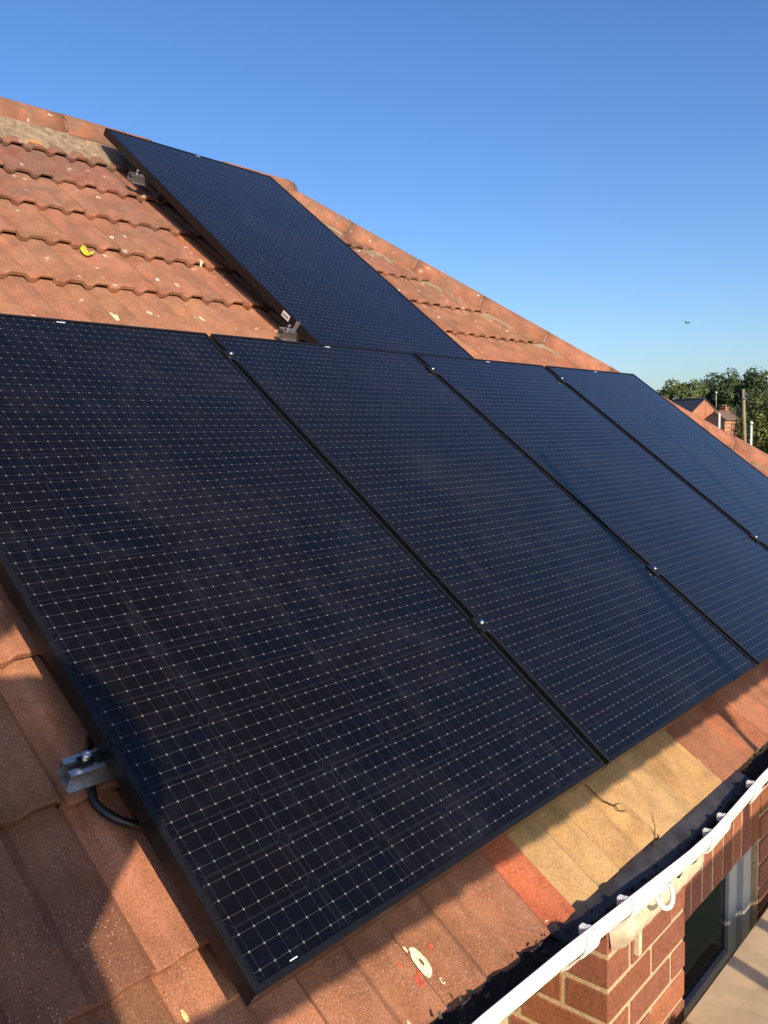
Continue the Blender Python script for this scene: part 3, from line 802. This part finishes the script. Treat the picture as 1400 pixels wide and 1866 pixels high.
for sgn, hp in ((1, hand_r), (-1, hand_l)):
    q = L_(*hp); ch = [(-1, q-Vector((0, .05, .03)), .026), (0, q-Vector((0, .015, .01)), (.034, .018))]
    for fi, dx in enumerate((-.024, -.008, .008, .024)):
        b = len(ch); base = q+Vector((dx, 0, .005))
        ch += [(1, base+Vector((0, .012, .012)), .0095), (b, base+Vector((-sgn*.012, .026, .03)), .0085), (b+1, base+Vector((-sgn*.028, .020, .042)), .0075)]
    b = len(ch); ch += [(1, q+Vector((-sgn*.03, -.01, .0)), .011), (b, q+Vector((-sgn*.045, -.012, .028)), .009)]
    skinned('hand', ch, M_SKIN, per, 1)
ph = MB(); Rp = m.to_3x3(); Tp = Matrix.Translation(CAMPOS) @ Rp.to_4x4()
ph.cbox(-.018, .055, -.132, .014, .006, .015, .0025, None, Tp)
tag(ph.build('phone', M_BLACK), 'black mobile phone held up in both hands of the person on the scaffold', 'phone')

# ------------------------------------------------------------------ background
def azdir(x, y): d = Vector((x, y, 0)); return d.normalized()
def at(dx, dy, dist, z=None, el=None):
    d = azdir(dx, dy); p = CAMPOS + d*dist
    p.z = z if z is not None else CAMPOS.z + el*dist
    return p
M_LEAF = None
def leaf_mat():
    k = NT('leaves'); at_ = k.n('ShaderNodeAttribute', attribute_name='tint').outputs['Color']
    k.base(at_); k.set(Roughness=.7, Specular_IOR_Level=.2)
    tr = k.n('ShaderNodeBsdfTranslucent'); k.l(at_, tr.inputs[0]); mx = k.n('ShaderNodeMixShader'); mx.inputs[0].default_value = .25
    k.l(k.p.outputs[0], mx.inputs[1]); k.l(tr.outputs[0], mx.inputs[2]); k.l(mx.outputs[0], k.out.inputs[0]); return k.m
M_LEAF = leaf_mat(); M_BARK = plain('bark', (.10, .075, .05), .9, 0, .3, 3)
def tree(base, height, rad, seed, label, tone=(.07, .10, .035), nl=9000, ls=.32, lean=0):
    rg = random.Random(seed); root = empty('tree', base); tag(root, label, 'tree', 'trees beyond the roof')
    tr = MB(); hcr = height-rad*1.0
    tr.tube([(0, 0, -.2), (.1, 0, height*.25), (0, .15, height*.5), (.1, 0, height*.75)], [.45, .36, .25, .1], 9)
    for i in range(9):
        a = rg.uniform(0, 6.28); z0 = height*rg.uniform(.25, .6); e = Vector((math.cos(a)*rad*.7, math.sin(a)*rad*.7, z0+rad*rg.uniform(.3, .8)))
        tr.tube([(0, 0, z0), e*.5+Vector((0, 0, z0*.5+.3)), e], [.16, .1, .03], 6)
    tr.build('trunk', M_BARK, root)
    cr = MB(); lumps = []
    zc = height - rad*.95
    for i in range(34):
        while True:
            p = Vector((rg.uniform(-1, 1), rg.uniform(-1, 1), rg.uniform(-1, 1)))
            if .35 < p.length < 1: break
        lumps.append((Vector((p.x*rad*.8, p.y*rad*.8, zc+p.z*rad*.78*(1 if p.z > 0 else 1.35))), rad*rg.uniform(.2, .38), rg.uniform(.75, 1.25)))
    for i in range(nl):
        c, r, tn = lumps[rg.randrange(len(lumps))]
        d = Vector((rg.gauss(0, 1), rg.gauss(0, 1), rg.gauss(0, 1))).normalized()
        p = c + d*r*(rg.random()**.35)
        if p.z < height*.12: continue
        s = ls*rg.uniform(.5, 1.25); nrm = (d+Vector((rg.uniform(-.7, .7), rg.uniform(-.7, .7), rg.uniform(-.3, .9)))).normalized()
        t1 = nrm.orthogonal().normalized(); t2 = nrm.cross(t1); a = rg.uniform(0, 6.28); t1, t2 = t1*math.cos(a)+t2*math.sin(a), t2*math.cos(a)-t1*math.sin(a)
        f = tn*rg.uniform(.85, 1.15)
        cr.add([p-t1*s, p-t2*s*.55, p+t1*s, p+t2*s*.55], [(0, 1, 2, 3)], (tone[0]*f*1.35, tone[1]*f*1.3, tone[2]*f*1.45))
    cr.build('crown', M_LEAF, root)
GZ = -5.2
def tp(px_dir, dist): return at(px_dir[0], px_dir[1], dist, GZ)
tree(tp((.9285, .372), 150), 14.6, 4.8, 1, 'round pale green tree, leftmost of the trees, behind the dark slate roof', (.085, .115, .04))
tree(tp((.9415, .338), 165), 16.2, 5.4, 2, 'tall dark green tree behind the chimney between the two red brick houses', (.048, .075, .03))
tree(tp((.9492, .3145), 158), 16.6, 5.6, 3, 'tallest dark tree, rising directly behind the wooden pole', (.055, .085, .032))
tree(tp((.9570, .290), 120), 11.4, 5.4, 4, 'broad olive green tree to the right of the wooden pole', (.085, .11, .035), 11000, .27)
tree(tp((.9625, .270), 95), 9.6, 5.0, 5, 'sunlit yellow green tree at the right edge of the picture', (.11, .13, .035), 11000, .24)
for i, (dx, dy, ds, hh, lab) in enumerate([(.975, .21, 110, 12, 'bushy green tree far to the right beyond the hip'), (.985, .15, 130, 13, 'rounded green tree out beyond the garden to the right'), (.915, .405, 175, 13.5, 'low rounded tree hidden behind the hip tiles at left')]):
    tree(tp((dx, dy), ds), hh, 5.0, 20+i, lab, (.07, .10, .035), 3000, .45)

k = NT('far_brick'); c = k.coord(); bt = k.n('ShaderNodeTexBrick'); mp = k.n('ShaderNodeMapping'); k.l(c, mp.inputs[0]); mp.inputs['Rotation'].default_value = (math.radians(90), 0, 0)
k.l(mp.outputs[0], bt.inputs['Vector']); bt.inputs['Scale'].default_value = 1.0; bt.inputs['Brick Width'].default_value = .6; bt.inputs['Row Height'].default_value = .25; bt.inputs['Mortar Size'].default_value = .02
bt.inputs['Color1'].default_value = (.46, .17, .09, 1); bt.inputs['Color2'].default_value = (.38, .13, .07, 1); bt.inputs['Mortar'].default_value = (.45, .3, .2, 1)
nz = k.noise(c, 1.2, 5); k.base(k.mix(k.ramp(nz, .4, .7, 0, .4), bt.outputs[0], (.30, .12, .08))); k.set(Roughness=.9); M_FBRICK = k.m
M_SLATE = plain('slate_roof', (.045, .045, .052), .6, 0, .25, 2); M_BTILE = plain('brown_roof_tiles', (.17, .115, .085), .85, 0, .3, 3); M_WPAINT = plain('white_paint', (.8, .8, .78), .5)
def gable_house(loc, rotz, W, L, eave, ridge, label, roofm, chim=None, ins=()):
    """gable end faces local -y, ridge runs along +y"""
    root = empty('brick_house', loc, (0, 0, rotz)); tag(root, label, 'house', 'far red brick houses')
    wb = MB(); hw = W/2
    wb.add([(-hw, 0, 0), (hw, 0, 0), (hw, 0, eave), (0, 0, ridge-.12), (-hw, 0, eave), (-hw, L, 0), (hw, L, 0), (hw, L, eave), (0, L, ridge-.12), (-hw, L, eave)],
           [(0, 1, 2, 3, 4), (6, 5, 9, 8, 7), (1, 6, 7, 2), (5, 0, 4, 9)])
    wb.build('wall', M_FBRICK, root)
    rb = MB(); o = .25; s = (ridge-eave)/hw; t = .12
    for sg in (-1, 1):
        x1 = sg*(hw+o); z1 = eave - s*o
        vs = [(0, -o*.5, ridge), (x1, -o*.5, z1), (x1, L+o*.5, z1), (0, L+o*.5, ridge)]
        rb.add(vs + [(a, b, c_-t) for a, b, c_ in vs], [(0, 1, 2, 3), (7, 6, 5, 4), (0, 4, 5, 1), (1, 5, 6, 2), (2, 6, 7, 3)])
    rb.tube([(0, -o*.5, ridge+.02), (0, L+o*.5, ridge+.02)], .11, 8)
    ro = rb.build('roof', roofm, root)
    if chim:
        for (cx_, cy_, zt) in chim:
            cb_ = MB(); cb_.cbox(cx_-.4, cx_+.4, cy_-.3, cy_+.3, ridge-1.6, zt, .03); cb_.cbox(cx_-.47, cx_+.47, cy_-.37, cy_+.37, zt, zt+.15, .03)
            for q in (-.2, .2): cb_.tube([(cx_+q, cy_, zt+.15), (cx_+q, cy_, zt+.5)], .11, 8)
            cb_.build('chimney', M_FBRICK, ro)
    for (x, z, w_, h_) in ins:
        fm = MB(); fm.box(x-w_/2, x+w_/2, -.05, .02, z, z+h_); f = fm.build('window', M_WPAINT, root)
        pm = MB()
        for q in (-1, 1): pm.box(x+q*w_/4-w_*.2, x+q*w_/4+w_*.2, -.07, -.052, z+.1, z+h_-.1)
        pm.build('pane', M_WIN, f)
    return root
view_az = math.atan2(.35, .937)
# first house: gable faces the camera slightly turned, its slate slope runs away to the left
p = tp((.937, .350), 118); rz = view_az - math.radians(90) + math.radians(38)
gable_house(p, rz, 4.6, 8.5, 8.0, 10.0-.02, 'red brick gabled house with a dark slate roof, left of the far houses', M_SLATE, None, [(0, 5.0, 1.5, 1.2), (0, 2.2, 1.5, 1.2)])
# wing of the first house stepping to the right with a flat eaves shadow line
p = tp((.9405, .3400), 116); 
gable_house(p, view_az-math.radians(90)-math.radians(40), 3.0, 5.0, 7.3, 8.2, 'small red brick wing with dark eaves beside the gabled house', M_BTILE, [(-.6, 2.5, 8.6)], [(0, 4.6, .9, .9)])
# second house behind: brown roof side-on, small gable facing left
p = tp((.9470, .3205), 140)
gable_house(p, view_az-math.radians(90)+math.radians(25), 3.2, 4.5, 6.3, 8.9, 'narrow red brick gable wing standing in front of the brown roofed house', M_BTILE, None, [(0, 4.2, 1.2, 1.1)])
p = tp((.9425, .334), 146)
gable_house(p, view_az-math.radians(90)-math.radians(84), 7.5, 12.0, 5.9, 9.0, 'long brown tiled house running sideways behind the wooden pole', M_BTILE, [(0, 8.8, 9.8)], [(0, 3.0, 1.5, 1.2)])

# wooden pole
wp = empty('utility_pole', at(.9506, .3112, 84, GZ)); tag(wp, 'weathered wooden utility pole in front of the trees', 'utility pole')
mb = MB(); mb.tube([(.45, 0, -.5), (0, 0, 0), (-.0, 0, 4.5), (-.35, .1, 9.5)], [.2, .19, .165, .135], 12); mb.build('pole', plain('pole_wood', (.26, .20, .12), .85, 0, .3, 2), wp)
mb = MB(); mb.box(-.9, .2, -.12, -.02, 8.6, 8.72); mb.box(-.42, -.28, -.2, .0, 8.9, 9.2); mb.build('crossarm', M_GALV, wp)
# white lamp posts
for (dx, dy, ds, el, head, lab) in [(.9420, .3357, 42, .0175, False, 'plain white post rising above the hip beside the brick gable'), (.9523, .3052, 40, .0035, True, 'thin white post with a small round head, right of the wooden pole')]:
    p = at(dx, dy, ds, GZ); r_ = empty('post', p); tag(r_, lab, 'post'); ht = CAMPOS.z+el*ds-GZ
    mb = MB(); mb.tube([(0, 0, 0), (0, 0, ht*.5), (0, 0, ht)], [.06, .05, .042], 12); mb.build('shaft', M_WPAINT, r_)
    if head:
        mb = MB(); mb.tube([(0, 0, ht+.001), (0, 0, ht+.05), (0, 0, ht+.06), (0, 0, ht+.14), (0, 0, ht+.18)], [.02, .02, .06, .07, .02], 12); mb.build('post_head', M_WPAINT, r_)
# aerial mast on the chimney
mb = MB(); p = at(.9407, .3389, 117, el=.022); t_ = p.copy(); t_.z = CAMPOS.z+.040*117
mb.tube([p, t_], .03, 6); mb.tube([t_-Vector((.12, -.15, .0)), t_+Vector((.12, -.15, 0))], .015, 6); mb.tube([t_+Vector((0, 0, -.1)), t_+Vector((0, 0, .12))], .12, 8)
tag(mb.build('aerial', plain('pale_metal', (.7, .72, .74), .4, .2)), 'thin television aerial mast with a pale head above the far chimney', 'aerial')
# insect / bird in the sky
bd = MB(); p = at(.930, .368, 30, el=.1165); s = .10
bd.tube([p+Vector((-.03, .03, 0))*1.6, p, p+Vector((.03, -.03, 0))*1.6], [.006, .018, .005], 6)
bd.add([p, p+Vector((.03, .02, .06)), p+Vector((.0, .10, .10)), p+Vector((-.03, .04, .03))], [(0, 1, 2, 3)]); bd.add([p, p+Vector((.04, -.03, .05)), p+Vector((.10, -.10, .02)), p+Vector((.03, -.07, .01))], [(0, 1, 2, 3)])
tag(bd.build('bird', plain('bird_dark', (.03, .03, .035), .7)), 'tiny dark bird flying in the clear sky above the trees', 'bird')
